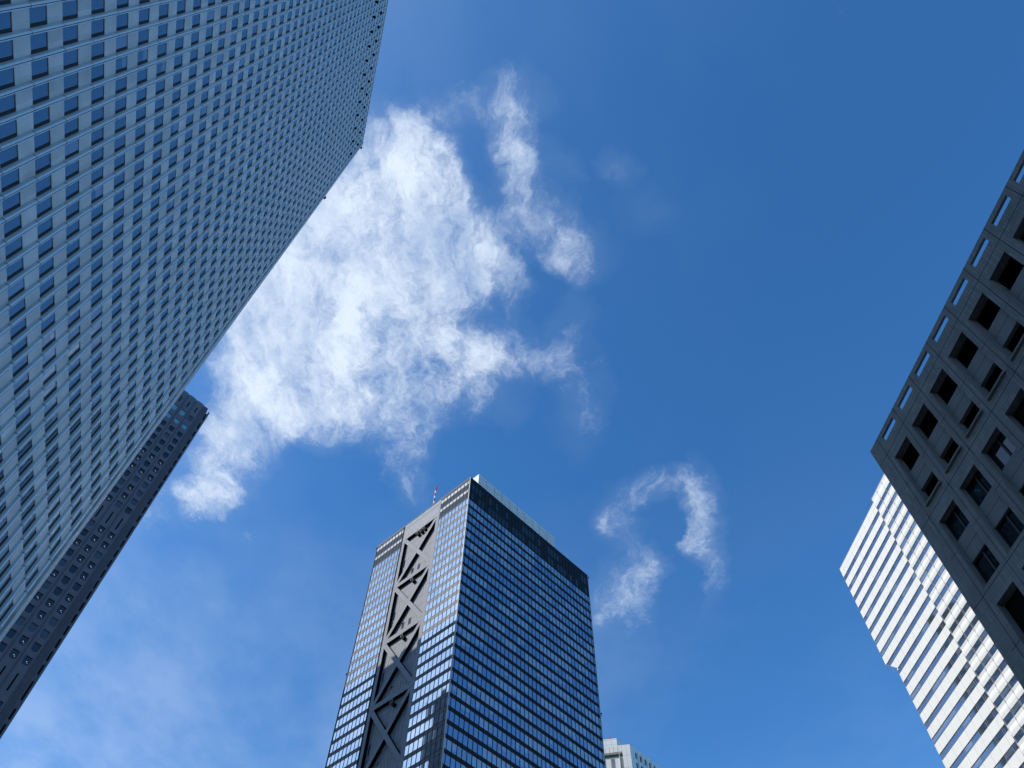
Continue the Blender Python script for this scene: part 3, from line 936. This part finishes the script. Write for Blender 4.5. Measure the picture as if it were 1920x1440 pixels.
# ================================================================== 5  brown tiled block (right, near)
def brown_block():
    X = Vector((.142513, -.989793, 0))
    root = thing('tiled_block', (29.8129, 36.9593, 0), X,
                 'dark brown tiled block with deep square openings and slots in its parapet', 'building')
    Hh = 54.0; pit = 3.04; LnN = 24
    Xe = 1.3 + pit * LnN
    wall = MB()
    TK = .55
    gro = [1.3 + pit * k for k in range(LnN + 1)]
    hz = [51.87 - 7.54 * k for k in range(7)]            # main horizontal joints
    # parapet with slots
    wall.box(0, Xe, 0, .2, 53.5, Hh); wall.box(0, Xe, 0, .2, 51.6, 52.8)
    prev = 0.0
    for g in gro[:-1]:
        wall.box(prev, g + .52, 0, .2, 52.8, 53.5); prev = g + 2.55
    wall.box(prev, Xe, 0, .2, 52.8, 53.5)
    # frame of piers and beams; opening pairs per 7.54 m
    mod = []
    for k in range(7):
        zt = 50.75 - 7.54 * k
        mod.append((zt, zt - 5.75 if k == 0 else zt - 5.75 - .35))
    prevz = 51.6
    for (a, b) in mod:
        wall.box(0, Xe, 0, TK, a, prevz); prevz = b
    wall.box(0, Xe, 0, TK, 0, prevz)
    for (a, b) in mod:
        prev = 0.0
        for g in gro[:-1]:
            wall.box(prev, g + .52, 0, TK, b, a); prev = g + 2.55
        wall.box(prev, Xe, 0, TK, b, a)
    wall.box(0, .3, TK, 22, 0, Hh); wall.box(0, Xe, 21.7, 22, 0, Hh)
    wall.build('wall', MT['brown'], root)
    rf = MB(); rf.box(.3, Xe - .1, TK + .01, 21.69, 51.2, 51.5); rf.box(.3, Xe - .1, .2, TK + .01, 51.61, 51.7); rf.build('roof', MT['roof'], root)
    # grooves
    j = MB()
    for g in gro: j.box(g - .022, g + .022, -.008, .012, 0, Hh)
    for i, z in enumerate(hz): j.box(0, Xe, -.008, .012, z - .022, z + .022)
    for i in range(7):
        z = 51.87 - 3.8 - 7.54 * i
        for g in gro[:-1]: j.box(g - .5, g + .52, -.008, .012, z - .015, z + .015)
    j.build('joint_line', MT['joint'], root)
    M = root_matrix(root)
    rest = []
    for ci, g in enumerate(gro[:-1]):
        x0, x1 = g + .52, g + 2.55
        for k, (zt, zb) in enumerate(mod):
            q = [(x0, 0, zb), (x1, 0, zb), (x1, 0, zt), (x0, 0, zt)]
            vis = seen_area(M, q) > 300
            if not vis and (k > 5 or ci > 17): pass
            # inset spandrel between the two windows
            s1, s0 = zt - 2.0, zt - 4.0
            sp = MB(); sp.box(x0 + .002, x1 - .002, .24, TK - .02, s0, s1); sp.box(x0 + .004, x1 - .004, .232, .24, (s0 + s1) / 2 - .012, (s0 + s1) / 2 + .012, 1)
            if vis: sp.build('inset_panel', [MT['brown_plain'], MT['joint']], root)
            else: rest.append(sp)
            # trim lip around the opening (top and far side)
            t = MB()
            t.box(x0 - .07, x1 + .07, -.05, .05, zt, zt + .07); t.box(x0 - .09, x0 - .02, -.05, .05, zb, zt); t.box(x0 - .16, x0 - .125, -.03, .02, zb, zt)
            if k == 0: pass
            if vis: t.build('opening_trim', MT['brown_trim'], root)
            if k == 0 or k == 2:
                s = MB(); s.box(x0 - .1, x1 + .1, -.16, .32, zb - .02, zb + .16)
                for i in range(12): s.box(x0 - .05 + i * .175, x0 + .06 + i * .175, -.185, -.16, zb, zb + .14)
                if vis: s.build('sill', MT['brown_trim'], root)
            for (a, b, wi) in ((s1, zt, 0), (zb, s0, 1)):
                m = MB()
                if k == 0:
                    # open loggia: dark room behind
                    m.face([(x0, TK + 2.2, a - .6), (x1, TK + 2.2, a - .6), (x1, TK + 2.2, b + .6), (x0, TK + 2.2, b + .6)], 0)
                    m.face([(x0, TK, b), (x1, TK, b), (x1, TK + 2.2, b + .1), (x0, TK + 2.2, b + .1)][::-1], 0)
                    m.face([(x0 - .0, TK, a), (x0, TK + 2.2, a), (x0, TK + 2.2, b), (x0, TK, b)], 0)
                    m.face([(x1, TK, a), (x1, TK + 2.2, a), (x1, TK + 2.2, b), (x1, TK, b)][::-1], 0)
                    m.face([(x0, TK, a), (x1, TK, a), (x1, TK + 2.2, a), (x0, TK + 2.2, a)], 0)
                    if vis: m.build('loggia', MT['dark_room'], root)
                    else: rest.append(m)
                else:
                    d = .46
                    xm = x0 + 1.18
                    dark = random.random() < .25
                    m.face(jitter([(x0, d, a), (xm, d, a), (xm, d, b), (x0, d, b)], .012, 1), 0)
                    m.face(jitter([(xm, d, a), (x1, d, a), (x1, d, b), (xm, d, b)], .012, 1), 0)
                    if vis:
                        o = m.build('window', MT['brown_glass'], root)
                        fr = MB()
                        fr.box(xm - .07, xm + .07, d - .09, d - .015, a, b); fr.box(x0, x0 + .1, d - .09, d - .015, a, b); fr.box(x1 - .1, x1, d - .09, d - .015, a, b)
                        fr.box(x0 + .1, x1 - .1, d - .088, d - .016, a, a + .13); fr.box(x0 + .1, x1 - .1, d - .088, d - .016, b - .1, b)
                        fr.build('window_frame', MT['frame'], o)
                    else: rest.append(m)
    # what lies behind the frame
    bk = MB(); bk.box(.35, Xe, TK + 2.4, 21.5, 44.2, 50.7); bk.box(.35, Xe, TK + .02, 21.5, 0, 43.9)
    bk.build('core', MT['dark_room'], root)
    return root
brown_block()

# ================================================================== 6  pale building far behind
def pale_building():
    X = Vector((.706825, .707388, 0))
    PS = 192.0 / 170.0
    root = thing('pale_tower', (45.4 * PS, 247.7 * PS, 1.6 - 1.6 * PS), X,
                 'small pale tower with grid-tiled rooftop box, behind the right foot of the dark glass tower', 'building')
    root.scale = (PS, PS, PS)
    LD = Vector((-.52, .854, 0))
    Hh = 170.0
    T = 34.0
    def lf(t, d, z): return (LD.x * t + d * .854, LD.y * t + d * .52, z)
    # right face ------------------------------------------------------------
    w = MB()
    LX = 40.0
    xs = [2.6 + 2.62 * k for k in range(14)]
    rows = [(168.25 - 3.8 * k - 2.35, 168.25 - 3.8 * k) for k in range(12)]
    def lay(z0, z1, d=0): w.face([(0, d, z0), (LX, d, z0), (LX, d, z1), (0, d, z1)], 0)
    prev = Hh
    for (a, b) in rows:
        lay(b, prev); prev = a
        p0 = 0
        for x in xs:
            w.face([(p0, 0, a), (x, 0, a), (x, 0, b), (p0, 0, b)], 0)
            w.face([(x, 0, a), (x, .5, a), (x, .5, b), (x, 0, b)], 0)
            w.face([(x + 1.2, 0, a), (x + 1.2, .5, a), (x + 1.2, .5, b), (x + 1.2, 0, b)], 0)
            w.face([(x, 0, b), (x + 1.2, 0, b), (x + 1.2, .5, b), (x, .5, b)], 0)
            w.face([(x, 0, a), (x + 1.2, 0, a), (x + 1.2, .5, a), (x, .5, a)], 0)
            p0 = x + 1.2
        w.face([(p0, 0, a), (LX, 0, a), (LX, 0, b), (p0, 0, b)], 0)
    lay(0, prev)
    for x in xs: w.box(x + 1.5, x + 1.62, -.14, .0, 100, Hh - .2, 0); w.box(x + 1.49, x + 1.5, -.02, .0, 100, Hh - .2, 1)
    # left face -------------------------------------------------------------
    def lq(t0, t1, z0, z1, d=0, mi=0): w.face([lf(t1, d, z0), lf(t0, d, z0), lf(t0, d, z1), lf(t1, d, z1)], mi)
    lq(0, 2.8, 0, Hh); lq(2.8, T, 167.6, Hh)
    lq(2.8, T, 120, 165.8, .25); lq(2.8, T, 0, 120)
    w.face([lf(2.8, 0, 167.6), lf(T, 0, 167.6), lf(T, 1.6, 167.6), lf(2.8, 1.6, 167.6)], 0)
    w.face([lf(2.8, 0, 165.8), lf(T, 0, 165.8), lf(T, 1.6, 165.8), lf(2.8, 1.6, 165.8)], 0)
    w.face([lf(2.8, 0, 120), lf(2.8, 1.6, 120), lf(2.8, 1.6, 167.6), lf(2.8, 0, 167.6)], 0)
    w.face([(0, 0, Hh), (LX, 0, Hh), (LX, 30, Hh), lf(T, 0, Hh)], 2)
    w.face([(LX, 0, 0), (LX, 30, 0), (LX, 30, Hh), (LX, 0, Hh)], 0)
    w.build('wall', [MT['pale_wall'], MT['joint'], MT['roof']], root)
    j = MB()
    for z in (166.0, 161.5, 157.0): j.face([lf(2.7, -.01, z), lf(.05, -.01, z), lf(.05, -.01, z + .08), lf(2.7, -.01, z + .08)])
    for z in (165.6,): j.box(0.05, LX, -.01, .0, z - .03, z + .03)
    for t in (1.4,): j.face([lf(t + .05, -.01, 120), lf(t, -.01, 120), lf(t, -.01, Hh), lf(t + .05, -.01, Hh)])
    for i in range(1, 9): t = 2.8 + 1.45 * i - 1.4; j.face([lf(t + .13, -.01, 167.6), lf(t, -.01, 167.6), lf(t, -.01, 169.6), lf(t + .13, -.01, 169.6)])
    j.build('joint_line', MT['white_joint'], root)
    g = MB(); g.face([lf(T, 1.2, 165.8), lf(2.8, 1.2, 165.8), lf(2.8, 1.2, 167.6), lf(T, 1.2, 167.6)])
    g.build('loggia_glass', MT['green_glass'], root)
    c = MB()
    pr = [lf(4.1, -.02, 0)[:2], lf(3.9, -.02, 0)[:2], lf(3.9, .3, 0)[:2], lf(4.1, .3, 0)[:2]]
    c.prism(pr, 120, 169.4, 0, caps=False); c.build('pilaster', MT['white_metal'], root)
    lv = MB()
    for (t0, t1) in ((2.85, 3.9), (6.0, 7.3), (9.2, 10.4), (12.4, 13.6)):
        z = 140.0
        while z < 165.6:
            lv.face([lf(t1, .02, z), lf(t0, .02, z), lf(t0, .2, z + .3), lf(t1, .2, z + .3)]); z += .42
    lv.build('louvre', MT['louvre'], root)
    items = []
    for (a, b) in rows:
        for x in xs:
            q = [(x, .48, a), (x + 1.2, .48, a), (x + 1.2, .48, b), (x, .48, b)]
            items.append((q, lambda mb, q=q, x=x, a=a, b=b: (mb.face(q, 0), mb.box(x + .5, x + .56, .42, .47, a, b, 1)), [MT['rear_glass'], MT['frame']]))
    place(root, items, 'window', 60)
    # rooftop box
    m = MB()
    # its corner sits up and behind the parapet
    cx_, cy_ = 6.2, 9.8
    def bx2(s, t): return (cx_ + s + LD.x * t, cy_ + LD.y * t)
    o = [bx2(0, 0), bx2(18, 0), bx2(18, 22), bx2(0, 22)]
    m.prism(o, Hh - .2, 180.0, 0)
    m.build('rooftop_box', MT['pale_wall'], root)
    jj = MB()
    for k in range(1, 6):
        z = Hh + k * 1.9
        a_, b_ = bx2(-.02, .05), bx2(-.02, 22); jj.face([(a_[0], a_[1], z), (b_[0], b_[1], z), (b_[0], b_[1], z + .07), (a_[0], a_[1], z + .07)])
        a_, b_ = bx2(0, -.02), bx2(18, -.02); jj.face([(a_[0], a_[1], z), (b_[0], b_[1], z), (b_[0], b_[1], z + .07), (a_[0], a_[1], z + .07)])
    for k in range(1, 11):
        a_, b_ = bx2(-.02, k * 2), bx2(-.02, k * 2 + .07); jj.face([(a_[0], a_[1], Hh), (b_[0], b_[1], Hh), (b_[0], b_[1], 180), (a_[0], a_[1], 180)])
    jj.build('tile_joint', MT['louvre'], root)
    m = MB(); p = bx2(1.5, 3.5); m.cyl(p, .35, 180, 180.9, 8); m.dome((p[0], p[1], 181.1), .4, 8, 3)
    m.build('beacon', MT['red'], root)
    return root
pale_building()
